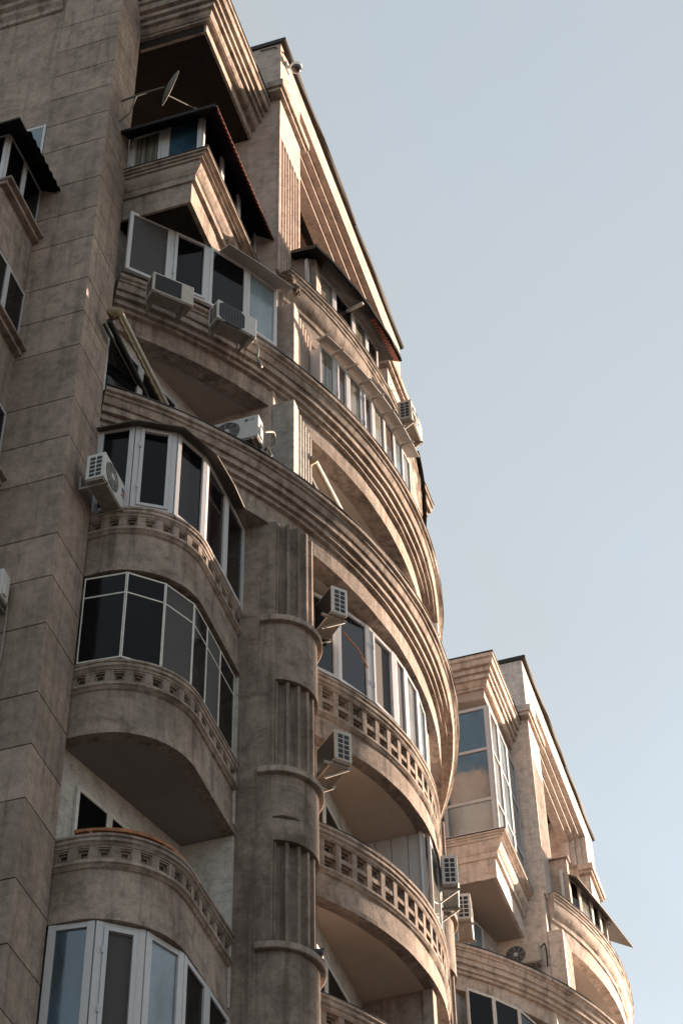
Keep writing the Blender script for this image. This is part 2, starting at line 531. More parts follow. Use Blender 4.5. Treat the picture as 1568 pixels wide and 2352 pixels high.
def gouge(cx):
    cy = 8.02; rr_ = random.Random(5)
    up_, lo_ = [], []
    for i in range(15):
        t = rad(-74 + 2.7 * i); e = math.sin(math.pi * i / 14)
        for lst, sg in ((up_, 1), (lo_, -1)):
            lst.append((cx + .653 * math.sin(t), cy - .653 * math.cos(t), 18.02 + sg * (.028 * e + rr_.uniform(0, .012)) + .012 * i / 14))
    pts = up_ + lo_[::-1]
    m = MB()
    for i in range(14):
        m.add([up_[i], up_[i + 1], lo_[i + 1], lo_[i]] + [(cx + (p[0] - cx) * .99, cy + (p[1] - cy) * .99, p[2]) for p in (up_[i], up_[i + 1], lo_[i + 1], lo_[i])],
              [(0, 1, 2, 3), (7, 6, 5, 4), (0, 4, 5, 1), (1, 5, 6, 2), (2, 6, 7, 3), (3, 7, 4, 0)])
    return m
column(22.715)
obj('broken_render', gouge(22.715), M['gouge'], B)
column(2 * CX - 22.715 - .1)

# --- small rounded balconies
sp = [((19.25, 9.86), (-1, 0)), ((19.25, 9.6), (-1, 0))] + \
     [((20.47 + 1.22 * math.sin(t), 9.57 - 1.22 * math.cos(t)), (math.sin(t), -math.cos(t))) for t in [-math.pi / 2 + (math.pi / 2) * i / 16 for i in range(17)]] + \
     [((21.0, 8.35), (0, -1)), ((21.6, 8.35), (0, -1)), ((22.07, 8.35), (0, -1))]
def small_balcony(path, zr, holes=True):
    m = MB()
    m.sweep(path, [(-.07, zr - .52), (-.085, zr - .54), (-.07, zr - 1.24), (-.035, zr - 1.25), (-.035, zr - 1.32), (-.22, zr - 1.32), (-.22, zr - .52)], jit=.004)
    cx = [p for p, n in path]
    so_ = MB()
    so_.prism([(p[0] - n[0] * .1, p[1] - n[1] * .1) for p, n in path] + [(cx[-1][0], 9.9), (cx[0][0], 10.0)] if path[0][0][0] < 26 else
            [(cx[0][0], 9.9)] + [(p[0] - n[0] * .1, p[1] - n[1] * .1) for p, n in path] + [(cx[-1][0], 10.0)], zr - 1.315, zr - 1.15)
    b = obj('rounded_balcony', m, M['stucco'], B, smooth=35)
    obj('soffit', so_, M['shadesoffit'], b)
    r = MB()
    r.sweep(path, [(-.02, zr), (0, zr - .02), (0, zr - .05), (-.025, zr - .065), (-.01, zr - .085), (-.01, zr - .12), (-.035, zr - .135), (-.05, zr - .17), (-.24, zr - .17), (-.24, zr)], jit=.005)
    r.sweep(path, [(-.04, zr - .40), (-.015, zr - .415), (-.015, zr - .455), (-.045, zr - .475), (-.03, zr - .49), (-.06, zr - .52), (-.24, zr - .52), (-.24, zr - .40)], jit=.004)
    obj('coping', r, M['band'], b, smooth=35)
    q = MB()
    q.sweep(path, [(-.165, zr - .17), (-.165, zr - .40), (-.2, zr - .40), (-.2, zr - .17)])
    q.sweep(path, [(-.062, zr - .17), (-.062, zr - .198), (-.2, zr - .198), (-.2, zr - .17)])
    q.sweep(path, [(-.062, zr - .372), (-.062, zr - .40), (-.2, zr - .40), (-.2, zr - .372)])
    L_ = length(path)
    n = int(round(L_ / .285)); p_ = L_ / n
    for i in range(n):
        s0 = p_ * (i + .5)
        p, nn = at_s(path, s0)
        # post between holes
        pp, n2 = at_s(path, p_ * i + 1e-4)
        lbox(q, pp, n2, -.056, .056, -.2, -.058, zr - .40, zr - .17)
        zc = zr - .285
        for a_, b_, o_ in ((.088, .066, -.080), (.066, .042, -.118)):
            hz = .086 if a_ > .08 else b_ + .026
            lbox(q, p, nn, -a_, -b_, -.165, o_, zc - hz, zc + hz)
            lbox(q, p, nn, b_, a_, -.165, o_, zc - hz, zc + hz)
            lbox(q, p, nn, -b_, b_, -.165, o_, zc + b_, zc + hz)
            lbox(q, p, nn, -b_, b_, -.165, o_, zc - hz, zc - b_)
    obj('balustrade', q, M['stucco'], b)
    return b
ZR = [22.20, 19.12, 16.10, 13.08]
for zr in ZR:
    b = small_balcony(sp, zr)
for zr in ZR[:2]:
    small_balcony(mirror(sp, CX), zr)

# rusty handrail over the open balcony
RP = [(p, n) for p, n in sp[1:]]
m = MB()
m.sweep([(p, n) for p, n in RP], [(-.10, 16.20), (-.10, 16.25), (-.15, 16.25), (-.15, 16.20)], jit=.006)
for s_ in (.25, 1.4, 2.5, 3.4):
    p, n = at_s(RP, s_)
    lbox(m, p, n, -.02, .02, -.14, -.11, 16.09, 16.21)
hr = obj('handrail', m, M['rust'], B)

# --- bowed balconies between the columns
bp_ = arc(CX, 11.70, 5.05, rad(-43.5), rad(43.5), 56)
def bowed_balcony(zr):
    m = MB()
    m.sweep(bp_, [(-.08, zr - .90), (-.08, zr - 1.27), (-.05, zr - 1.28), (-.05, zr - 1.36), (-.26, zr - 1.36), (-.26, zr - .90)], jit=.005)
    so_ = MB()
    so_.prism([(p[0] - n[0] * .12, p[1] - n[1] * .12) for p, n in bp_] + [(30.3, 8.2), (23.3, 8.2)], zr - 1.355, zr - 1.15)
    b = obj('bowed_balcony', m, M['stucco'], B, smooth=35)
    obj('soffit', so_, M['bouncesoffit'], b)
    r = MB()
    r.sweep(bp_, [(-.02, zr), (0, zr - .02), (0, zr - .06), (-.03, zr - .08), (-.015, zr - .105), (-.015, zr - .15), (-.05, zr - .17), (-.04, zr - .21), (-.07, zr - .24), (-.26, zr - .24), (-.26, zr)], jit=.005)
    r.sweep(bp_, [(-.05, zr - .76), (-.02, zr - .78), (-.02, zr - .82), (-.05, zr - .85), (-.04, zr - .87), (-.08, zr - .90), (-.26, zr - .90), (-.26, zr - .76)], jit=.004)
    obj('coping', r, M['band'], b, smooth=35)
    r = MB(); r.sweep(bp_, [(-.012, zr), (-.012, zr + .018), (-.25, zr + .018), (-.25, zr)], jit=.008)
    obj('flashing', r, M['flash'], b)
    q = MB()
    L_ = length(bp_); n = int(round(L_ / .33)); p_ = L_ / n
    z0, z1 = zr - .76, zr - .24
    zm = (z0 + z1) / 2
    q.sweep(bp_, [(-.08, zm + .04), (-.08, zm - .04), (-.24, zm - .04), (-.24, zm + .04)])
    for i in range(n + 1):
        p, nn = at_s(bp_, min(p_ * i + 1e-4, L_ - 1e-3))
        lbox(q, p, nn, -.05, .05, -.25, -.075, z0, z1)
        if i == n: break
        p, nn = at_s(bp_, p_ * (i + .5))
        for za, zb in ((z0, zm - .04), (zm + .04, z1)):
            # stepped back frame inside every opening
            for o_, d_ in ((-.13, .026), (-.18, .052)):
                lbox(q, p, nn, -.115, .115, -.25, o_, zb - d_, zb)
                lbox(q, p, nn, -.115, .115, -.25, o_, za, za + d_ * .7)
                lbox(q, p, nn, -.115, -.115 + d_, -.25, o_, za + d_ * .7, zb - d_)
                lbox(q, p, nn, .115 - d_, .115, -.25, o_, za + d_ * .7, zb - d_)
    obj('balustrade', q, M['stucco'], b)
for zr in ZR: bowed_balcony(zr)

# --- sweeping cornice bands (two full width, one between the pillars)
TH = math.asin((CX - 19.25) / RB)
def band(zt, full=True, c=(CX, CY, RB)):
    bx0, by0, R_ = c
    t = math.asin((bx0 - 19.25) / R_) if full else math.asin((bx0 - 22.24) / R_)
    pa = arc(bx0, by0, R_, -t, t, 96)
    m = MB()
    if full:
        prof = [(-.03, 0), (0, -.02), (0, -.10), (-.05, -.12), (-.05, -.165), (-.085, -.18), (-.10, -.25), (-.125, -.30), (-.17, -.305), (-.165, -.44), (-.24, -.445), (-.235, -.57), (-.30, -.575), (-.295, -.66), (-.37, -.67), (-.385, -1.07), (-.7, -1.07), (-.7, 0)]
    else:
        prof = [(-.02, 0), (0, -.02), (0, -.07), (-.035, -.09), (-.035, -.15), (-.06, -.17), (-.06, -.24), (-.085, -.26), (-.085, -.40), (-.10, -.50), (-.15, -.60), (-.20, -.64), (-.20, -.78), (-.24, -.80), (-.24, -1.30), (-.5, -1.30), (-.5, 0)]
    m.sweep(pa, [(o, zt + z) for o, z in prof], jit=.006)
    zb = zt + prof[-3][1]
    so_ = MB()
    if full:
        so_.prism([(p[0] - n[0] * .5, p[1] - n[1] * .5) for p, n in pa[2:-2]] + [(34.3, 10.0), (19.3, 10.0)], zb + .012, zb + .3)
    else:
        so_.prism([(p[0] - n[0] * .4, p[1] - n[1] * .4) for p, n in pa] + [(29.8, 8.2), (23.3, 8.2)], zb + .012, zb + .3)
    b = obj('cornice_band', m, M['band'], B, smooth=30)
    obj('soffit', so_, M['soffit'], b)
    r = MB(); r.sweep(pa, [(-.015, zt), (.012, zt - .012), (.012, zt + .012), (-.3, zt + .03), (-.3, zt)], jit=.008)
    obj('flashing', r, M['flash'], b)
    return b
band(25.16); band(28.14, True, (26.66, 16.50, 10.06))
b3 = band(31.12, False, (26.5, 16.98, 10.28))
# chipped corner of the upper band
m = MB()
rr = random.Random(3)
m.ball((22.34, 7.74, 30.92), .15, .15, .20, 26, 20, f=lambda th, a: 1 + .16 * math.sin(a * 3 + th * 5) * math.sin(th * 4 + a) + rr.uniform(-.10, .10))
m.ball((22.50, 7.64, 30.74), .12, .10, .13, 22, 16, f=lambda th, a: 1 + .15 * math.sin(a * 5 + th * 3) + rr.uniform(-.12, .12))
obj('broken_render', m, M['rough'], b3)

# --- box balcony beside the pillar and the roof cornice above it
def boxes(flip):
    P1 = [(19.12, 9.86), (19.12, 8.16), (22.10, 8.16)]
    path = polyline(P1)
    wide = [(p, (n[0], n[1] * 1.75)) for p, n in path]
    if flip: path = mirror(path, 26.75); wide = mirror(wide, 26.75)
    fx = (lambda x: x) if not flip else (lambda x: 53.5 - x)
    z = 31.07
    m = MB()
    prof = [(-.02, 0), (0, -.015), (0, -.06), (-.045, -.065), (-.035, -.12), (-.075, -.125), (-.065, -.20), (-.105, -.205), (-.085, -.34), (-.10, -.42), (-.14, -.51), (-.175, -.55), (-.155, -.56), (-.155, -.71), (-.20, -.715), (-.20, -1.30), (-.25, -1.30), (-.25, 0)]
    m.sweep(wide, [(o, z + q) for o, q in prof])
    x0, x1 = sorted((fx(19.4), fx(22.10)))
    b = obj('box_balcony', m, M['stucco'], B, bevel=.006)
    m = MB(); m.box(x0, x1, 8.54, 10.0, z - 1.29, z - .9); obj('soffit', m, M['deepshade'], b)
    r = MB(); r.sweep(path, [(.012, z - .01), (.012, z + .012), (-.2, z + .02), (-.2, z)])
    obj('flashing', r, M['flash'], b)
    z = 35.65
    m = MB()
    prof = [(-.29, 0), (-.29, .27), (-.20, .275), (-.20, .40), (-.16, .42), (-.12, .50), (-.11, .62), (-.04, .625), (-.04, .80), (-.07, .82), (-.07, .86), (.02, .87), (.02, 1.04), (-.01, 1.06), (-.01, 1.10), (.09, 1.12), (.12, 1.30), (.09, 1.33), (.09, 1.38), (.15, 1.40), (.15, 1.58), (-.35, 1.58), (-.35, 0)]
    m.sweep(path, [(o - .03 * (q > .3), z + (q if q < .3 else .27 + (q - .27) * .73)) for o, q in prof])
    rc = obj('roof_cornice', m, M['band'], B, bevel=.006)
    m = MB(); m.box(x0, x1, 8.50, 12.2, z + .012, z + 1.20); obj('soffit', m, M['deepshade'], rc)
    r = MB(); r.sweep(path, [(.14, z + 1.215), (.14, z + 1.255), (-.5, z + 1.29), (-.5, z + 1.23)])
    obj('flashing', r, M['flash'], rc)
boxes(False); boxes(True)

# ------------------------------------------------------------------ the next block along the street: a copy of the structure
B2 = thing('apartment_building', 'farther apartment block of the same design at the lower right', 'building', (XW + T, 9.8, -1.6), 0, 'apartment blocks along the street')
skip = {'handrail', 'broken_render', 'side_wall', 'side_cornice'}
for ch in list(B.children):
    if ch.name.split('.')[0] in skip: continue
    copy_tree(ch, B2)
LIGHT = {'stucco': 'newpaint', 'weathered moulding': 'newband', 'deep shade soffit': 'soffit', 'pillar stucco': 'newpaint', 'column stucco': 'newband'}
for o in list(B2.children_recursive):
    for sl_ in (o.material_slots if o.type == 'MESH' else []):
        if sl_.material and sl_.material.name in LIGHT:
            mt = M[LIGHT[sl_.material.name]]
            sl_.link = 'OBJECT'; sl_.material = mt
for o in list(B2.children_recursive):
    if o.name.split('.')[0] == 'broken_render': bpy.data.objects.remove(o)

# ------------------------------------------------------------------ glazing
def glazing(parent, path, z0, z1, panes, fr='frame', post=.07, rail=.07, depth=.07, transoms=(), sash=(), name='glazing', mid=0.0, skipseg=(), heads=None):
    """path: plan polyline (outside on the right); one pane per segment, material named by panes"""
    m = MB()
    segs = list(zip(path, path[1:]))
    sashes = []
    G = None
    plist = []
    for i, (a, b) in enumerate(segs):
        if i in skipseg: continue
        l = math.hypot(b[0] - a[0], b[1] - a[1])
        m.obox(a, b, -depth / 2, depth / 2, z0, z1, -.0, post)
        m.obox(a, b, -depth / 2, depth / 2, z0, z1, l - post, l)
        m.obox(a, b, -depth / 2 + .004, depth / 2 - .004, z0, z0 + rail, post, l - post)
        m.obox(a, b, -depth / 2 + .004, depth / 2 - .004, z1 - rail, z1, post, l - post)
        for t in transoms:
            m.obox(a, b, -depth / 2 + .006, depth / 2 - .006, t - rail * .45, t + rail * .45, post, l - post)
        if i in sash:
            q = .06
            for u0, u1 in ((post + .002, post + q), (l - post - q, l - post - .002)):
                m.obox(a, b, -depth * .3, depth / 2 + .018, z0 + rail * .8, z1 - rail * .8, u0, u1)
            m.obox(a, b, -depth * .3, depth / 2 + .016, z0 + rail * .8, z0 + rail * .8 + q, post + q, l - post - q)
            m.obox(a, b, -depth * .3, depth / 2 + .016, z1 - rail * .8 - q, z1 - rail * .8, post + q, l - post - q)
            # hinges
            for hz in (.25, .75):
                m.obox(a, b, depth / 2 + .01, depth / 2 + .035, z0 + (z1 - z0) * hz - .05, z0 + (z1 - z0) * hz + .05, post - .012, post + .012)
        plist.append((i, a, b, l))
    G = obj(name, m, M[fr], parent, bevel=.004)
    for k, (i, a, b, l) in enumerate(plist):
        pm = panes[i % len(panes)]
        levels = [z0 + rail * .5] + list(transoms) + [z1 - rail * .5]
        mats = pm if isinstance(pm, (tuple, list)) else [pm] * (len(levels) - 1)
        for (za, zb), mm in zip(zip(levels, levels[1:]), mats):
            q = MB(); q.obox(a, b, -.012, .006, za, zb, post * .6, l - post * .6)
            obj('pane', q, M[mm], G)
    return G

# small balconies: white plastic enclosure, thin steel grid, white enclosure below
g2 = [(19.30, 9.80), (19.37, 9.22), (19.72, 8.66), (20.36, 8.42), (21.22, 8.40), (22.07, 8.40)]
g2h = glazing(B, g2, 22.21, 24.06, ['darkglass', 'darkglass', 'darkglass', 'darkglass', 'darkglass'], post=.085, depth=.08, sash=(1,))
m = MB()
rp = polyline([(19.22, 9.80), (19.26, 9.17), (19.63, 8.53), (20.32, 8.26), (21.0, 8.22), (21.55, 8.24)])
m.sweep(rp, [(0.06, 24.0), (.07, 24.01), (.03, 24.07), (-.16, 24.12), (-.16, 24.07), (0, 24.01)])
obj('hood', m, M['hood'], B)
g1 = [(19.28, 9.78), (19.34, 9.14), (19.74, 8.70), (20.28, 8.46), (20.80, 8.45), (21.36, 8.45), (21.98, 8.45)]
glazing(B, g1, 19.13, 20.80, ['darkglass', 'darkglass', 'screen', 'darkglass', 'screen', 'darkglass'], fr='oldframe', post=.018, rail=.03, depth=.035, transoms=(20.40,))
# mortar fillet along the ledge under the steel grid
m = MB(); m.sweep(sp[1:], [(-.03, 19.12), (-.14, 19.20), (-.22, 19.20), (-.22, 19.12)], jit=.012)
obj('mortar_ledge', m, M['white'], B)
g0 = [(19.33, 9.80), (19.40, 9.20), (19.80, 8.70), (20.42, 8.44), (21.20, 8.42), (22.05, 8.42)]
glazing(B, g0, 13.09, 14.77, [('blueglass'), 'screen', 'paleglass', 'darkglass', 'darkglass'], post=.10, rail=.08, depth=.08, sash=(1,))
# door and window of the open balcony behind the rusty rail
m = MB()
d0, d1 = Vector((19.5, 9.90)), Vector((22.0, 9.24))
a = (d0.x + .02, d0.y - .03); b = (d1.x - .55, d1.y + .11)
glazing(B, [(19.75, 9.82), (20.45, 9.635), (21.3, 9.41)], 15.2, 17.35, ['darkglass', 'darkglass'], fr='oldframe', post=.06, depth=.05, name='balcony_door')

# white plastered return of the pier inside the rounded balconies
for z0, z1 in ((14.95, 17.79), (18.0, 20.80), (11.9, 14.77)):
    m = MB(); m.box(22.03, 22.062, 8.40, 9.24, z0, z1)
    obj('pier_lining', m, M['white'], B)

# level between the two bands: open loggia (dark window at the back), above it a glazed strip
glazing(B, [(19.34, 9.9), (20.3, 9.68), (21.3, 9.40)], 25.2, 26.75, ['darkglass', 'darkglass'], fr='frame', post=.07, name='loggia_window')
gb = [(19.22, 9.62), (19.82, 9.07), (20.40, 8.55), (21.08, 8.09), (21.70, 7.74)]
glazing(B, gb, 28.15, 29.82, ['screen', 'darkglass', 'darkglass', 'paleglass'], post=.07, depth=.07, sash=(1,))
m = MB()
q = polyline([(20.50, 8.35), (21.08, 7.98), (21.78, 7.58)])
m.sweep(q, [(.22, 29.72), (.22, 29.74), (-.12, 29.86), (-.12, 29.83)])
obj('rain_sheet', m, M['greysheet'], B)
# right of the pier: enclosure flush with the band, white side panel, shallow ledge hood
ga = [((26.66 + 9.92 * math.sin(t)), (16.50 - 9.92 * math.cos(t))) for t in [rad(-22.2 + 2.55 * i) for i in range(9)]]
m = MB(); m.obox((23.05, 7.62), (23.05, ga[0][1] - .02), -.02, .02, 28.15, 29.52); 
obj('side_panel', m, M['frame'], B)
glazing(B, ga, 28.16, 29.50, ['curtain', 'browncurtain', 'curtain', 'browncurtain', 'curtain', 'browncurtain', 'paleglass', 'curtain'], post=.05, depth=.06, sash=(1, 3))
m = MB()
for i in range(8):
    pth = arc(26.66, 16.50, 9.95, rad(-22.6 + 2.55 * i + .06), rad(-22.6 + 2.55 * (i + 1) - .06), 3)
    m.sweep(pth, [(.22, 29.50), (.22, 29.53), (-.05, 29.62), (-.05, 29.59)])
    p, n = pth[0]
    lbox(m, p, n, -.015, .015, 0, .26, 29.485, 29.51)
obj('ledge_hood', m, M['greysheet'], B)

# upper enclosure between pillars with dark corrugated canopy
gc = [((26.5 + 10.12 * math.sin(rad(t * .95))), (16.98 - 10.12 * math.cos(rad(t * .95)))) for t in (-22.2, -16.9, -12.6, -9.2, -6.0)]
m = MB(); m.obox((23.0, 7.84), (23.0, 7.36), -.25, .04, 31.1, 32.36)
obj('side_panel', m, M['brick'], B)
glazing(B, gc, 31.13, 32.16, ['curtain', 'darkglass', 'curtain', 'darkglass', 'screen'], post=.07, depth=.07, fr='frame')
def corrugated(path, o0, z0_, o1, z1_, th, wave=.02, pitch=.09):
    L_ = length(path); n = int(L_ / pitch * 6)
    m = MB(); vs = []; fs = []
    for i in range(n + 1):
        p, nn = at_s(path, min(L_ * i / n + 1e-5, L_ - 1e-4))
        dz = wave * math.sin(2 * math.pi * i / 6.0)
        for o, z in ((o0, z0_), (o1, z1_), (o1, z1_ + th), (o0, z0_ + th)):
            vs.append((p[0] + nn[0] * o, p[1] + nn[1] * o, z + dz))
    for i in range(n):
        for j in range(4):
            j2 = (j + 1) % 4
            fs.append((i * 4 + j, i * 4 + j2, i * 4 + 4 + j2, i * 4 + 4 + j))
    fs += [(3, 2, 1, 0), (n * 4, n * 4 + 1, n * 4 + 2, n * 4 + 3)]
    m.add(vs, fs)
    return m
cpth = arc(26.5, 16.98, 10.08, rad(-22.0), rad(-3.6), 40)
m = MB(); m.sweep(cpth, [(-.45, 32.52), (.12, 32.22), (.40, 32.02), (.46, 32.02), (.46, 32.10), (.14, 32.30), (-.45, 32.60)], jit=.01)
cn = obj('canopy', m, M['sheet'], B)
m = corrugated(arc(26.5, 16.98, 10.08, rad(-10.5), rad(-3.7), 20), .28, 32.10, .405, 32.00, .012, .012)
obj('sheet_edge', m, M['redsheet'], cn)
m = MB(); p, n = at_s(cpth, 1.55); lbox(m, p, n, -.03, .03, -.05, .42, 31.92, 31.97)
obj('bracket', m, M['oldframe'], cn)

m = MB(); m.sweep(arc(26.5, 16.98, 10.28, rad(6), rad(19), 16), [(-.2, 31.26), (.10, 31.16), (.10, 31.18), (-.2, 31.30)])
obj('rain_sheet', m, M['sheet'], B)
# box balcony enclosure with its canopy
bx = [(19.30, 9.80), (19.27, 9.05), (19.24, 8.34), (20.2, 8.32), (21.1, 8.32), (22.07, 8.32)]
glazing(B, bx, 31.08, 32.35, ['curtain', 'blueglass', 'darkglass', 'darkglass', 'darkglass'], post=.075, depth=.075, sash=(0,))
ch = polyline([(19.24, 9.80), (19.24, 8.32), (22.06, 8.32)])
bc = MB()
bc.sweep(ch, [(.36, 31.93), (.36, 31.97), (-.15, 32.42), (-.15, 32.36)])
cb = obj('canopy', bc, M['sheet'], B)
m = corrugated([((18.95 + i * .1, 8.32), (0, -1)) for i in range(32)], .355, 31.93, .40, 31.90, .015, .018, .11)
obj('sheet_edge', m, M['redsheet'], cb)
m = MB(); m.box(18.86, 18.90, 7.96, 9.8, 31.90, 31.98); m.box(18.9, 22.1, 7.93, 7.955, 31.93, 31.98)
obj('gutter', m, M['sheet'], cb)
# roof loggia above the canopy: dark doorway and railing
m = MB(); m.obox((19.7, 12.2), (21.9, 12.2), .0, .05, 33.0, 35.0)
obj('loggia_door', m, M['darkglass'], B)

# bowed balconies: glazed above, boarded divider and sheets below
def arcpts(R, a0, step, n): return [((CX + R * math.sin(rad(a0 + step * i))), 11.70 - R * math.cos(rad(a0 + step * i))) for i in range(n)]
g3 = [(23.56, 7.86), (24.14, 7.46), (24.86, 7.12), (25.66, 6.90), (26.12, 6.84), (26.75, 6.80), (27.4, 6.85), (28.1, 7.0)]
glazing(B, g3, 22.22, 23.95, ['bayglass', 'bayglass', 'screen', 'browncurtain', 'curtain', 'paleglass', 'darkglass'], post=.085, depth=.08, sash=(2,))
m = MB(); m.box(28.0, 28.1, 6.95, 7.95, 22.2, 24.1); m.box(26.78, 26.86, 6.98, 7.95, 25.2, 27.1)
obj('divider', m, M['white'], B)
def planks(z0, z1, mat):
    m = MB()
    for i in range(4):
        m.box(26.76, 26.80, 6.80 + .285 * i + .006, 6.80 + .285 * (i + 1) - .006, z0, z1)
    m.box(26.79, 26.83, 6.80, 7.95, z0, z1)
    m.tube([(26.74, 6.86, z0), (26.74, 6.86, z1)], .03)
    obj('boarded_divider', m, M[mat], B)
planks(17.97, 20.84, 'frame')
gd = [(26.84, 6.74), (27.7, 6.83), (28.5, 7.0), (29.2, 7.3)]
glazing(B, gd, 19.16, 20.80, ['curtain', 'paleglass', 'curtain'], post=.05, depth=.05)
m = MB(); m.box(26.74, 26.86, 6.95, 7.95, 14.9, 17.78); m.box(26.70, 26.90, 6.78, 6.95, 14.9, 17.78)
obj('block_divider', m, M['brick'], B)
for z0, z1 in ((17.95, 20.30), (14.9, 17.25), (21.0, 23.6)):
    glazing(B, [(23.5, 7.90), (24.7, 7.90), (26.0, 7.90)], z0, z1, ['darkglass', 'darkglass'], fr='oldframe', post=.07, depth=.05, name='balcony_door')

# ------------------------------------------------------------------ projecting enclosed bays on the side wall
m = MB()
tops = [(28.30, 26.86), (25.28, 23.86), (22.25, 20.83), (19.2, 17.8), (16.15, 14.75)]
for zt, zb in tops:
    m.box(17.02, 18.345, 10.93, 15.5, zb, zt)
m.box(17.05, 18.345, 11.6, 15.5, 13.0, 29.8)
sb = obj('side_bay', m, M['stucco'], B, bevel=.006)
for zt, zb in tops:
    m = MB()
    m.box(16.96, 18.345, 10.74, 15.5, zt, zt + .06); m.box(16.98, 18.345, 10.82, 15.5, zt - .10, zt)
    obj('sill', m, M['stucco'], sb)
bz = [(28.36, 29.85), (25.34, 26.86), (22.31, 23.86), (19.26, 20.83), (16.21, 17.8)]
for z0, z1 in bz:
    glazing(B, [(17.06, 12.6), (17.06, 11.7), (17.06, 10.98), (17.68, 10.96), (18.34, 10.96)], z0, z1, ['darkglass', 'darkglass', 'darkglass', 'darkglass'], post=.06, depth=.06)
cs = polyline([(17.02, 15), (17.02, 10.94), (18.40, 10.94)])
m = MB(); m.sweep(cs, [(.34, 29.58), (.34, 29.63), (-.3, 30.05), (-.3, 29.99)])
cb = obj('canopy', m, M['sheet'], B)
m = corrugated([((17.0 + i * .1, 10.94), (0, -1)) for i in range(15)], -.2, 30.0, .40, 29.60, .015, .028, .17)
obj('sheet_edge', m, M['sheet'], cb)
glazing(B, [(18.31, 12.4), (18.31, 11.04)], 30.4, 31.98, ['blueglass'], post=.05, depth=.03, name='side_window')

# ------------------------------------------------------------------ glazing of the farther block
bx2 = [(19.24 + T, 9.72), (19.22 + T, 8.36), (20.08 + T, 8.34), (21.0 + T, 8.34), (22.04 + T, 8.34)]
glazing(B2, bx2, 31.08, 35.2, [('paleglass', 'blueglass', 'blueglass'), ('curtain', 'curtain', 'curtain'), ('paleglass',) * 3, ('paleglass',) * 3], post=.10, rail=.10, depth=.08, transoms=(32.12, 33.75))
glazing(B2, [(x + T, y) for x, y in gc], 31.13, 32.2, ['darkglass', 'curtain', 'darkglass', 'browncurtain', 'darkglass'], post=.07, depth=.07, fr='oldframe')
m = MB(); m.box(22.97 + T, 23.22 + T, 7.36, 7.84, 31.1, 32.62); m.box(22.90 + T, 23.24 + T, 7.30, 7.84, 32.62, 32.68)
obj('side_panel', m, M['pillar'], B2)
p2 = polyline([(23.15 + T, 7.62), (25.0 + T, 7.24), (26.85 + T, 6.90)])
m = MB(); m.sweep(p2, [(.5, 31.98), (.5, 32.02), (-.15, 32.47), (-.15, 32.43)])
cb = obj('canopy', m, M['weathersheet'], B2)
m = MB()
for s_ in (.5, 1.2, 1.9, 2.6):
    p, n = at_s(p2, s_); lbox(m, p, n, -.03, .03, .0, .3, 32.10, 32.16)
obj('bracket', m, M['steel'], cb)
m = MB(); m.box(19.6 + T, 21.6 + T, 9.4, 9.46, 28.0, 29.4)
glazing(B2, [(19.5 + T, 9.78), (20.3 + T, 9.60), (21.1 + T, 9.38)], 28.2, 29.6, ['paleglass', 'paleglass'], post=.08, depth=.07, name='loggia_window')
glazing(B2, [(x + T, y) for x, y in g2], 22.21, 24.06, ['darkglass'] * 5, fr='oldframe', post=.05)
glazing(B2, [(19.60 + T, 9.55), (20.2 + T, 9.05), (20.9 + T, 8.6), (21.9 + T, 8.3)], 25.2, 27.0, ['darkglass'] * 3, fr='oldframe', post=.05, name='loggia_window')

# ------------------------------------------------------------------ air conditioners (local frame: front faces -y, origin under the middle)
def text_mesh(s, size, mat, parent, loc, depth=.002):
    c = bpy.data.curves.new('lettering', 'FONT')
    c.body = s; c.size = size; c.extrude = depth; c.align_x = 'CENTER'; c.align_y = 'CENTER'
    t = bpy.data.objects.new('tmp', c); COL.objects.link(t)
    me = t.evaluated_get(bpy.context.evaluated_depsgraph_get())
    bpy.context.view_layer.update()
    me = bpy.data.meshes.new_from_object(t.evaluated_get(bpy.context.evaluated_depsgraph_get()))
    me.name = 'lettering'
    bpy.data.objects.remove(t)
    o = bpy.data.objects.new('lettering', me); COL.objects.link(o)
    me.materials.clear(); me.materials.append(mat)
    o.parent = parent; o.location = loc; o.rotation_euler = (rad(90), 0, 0)
    return o

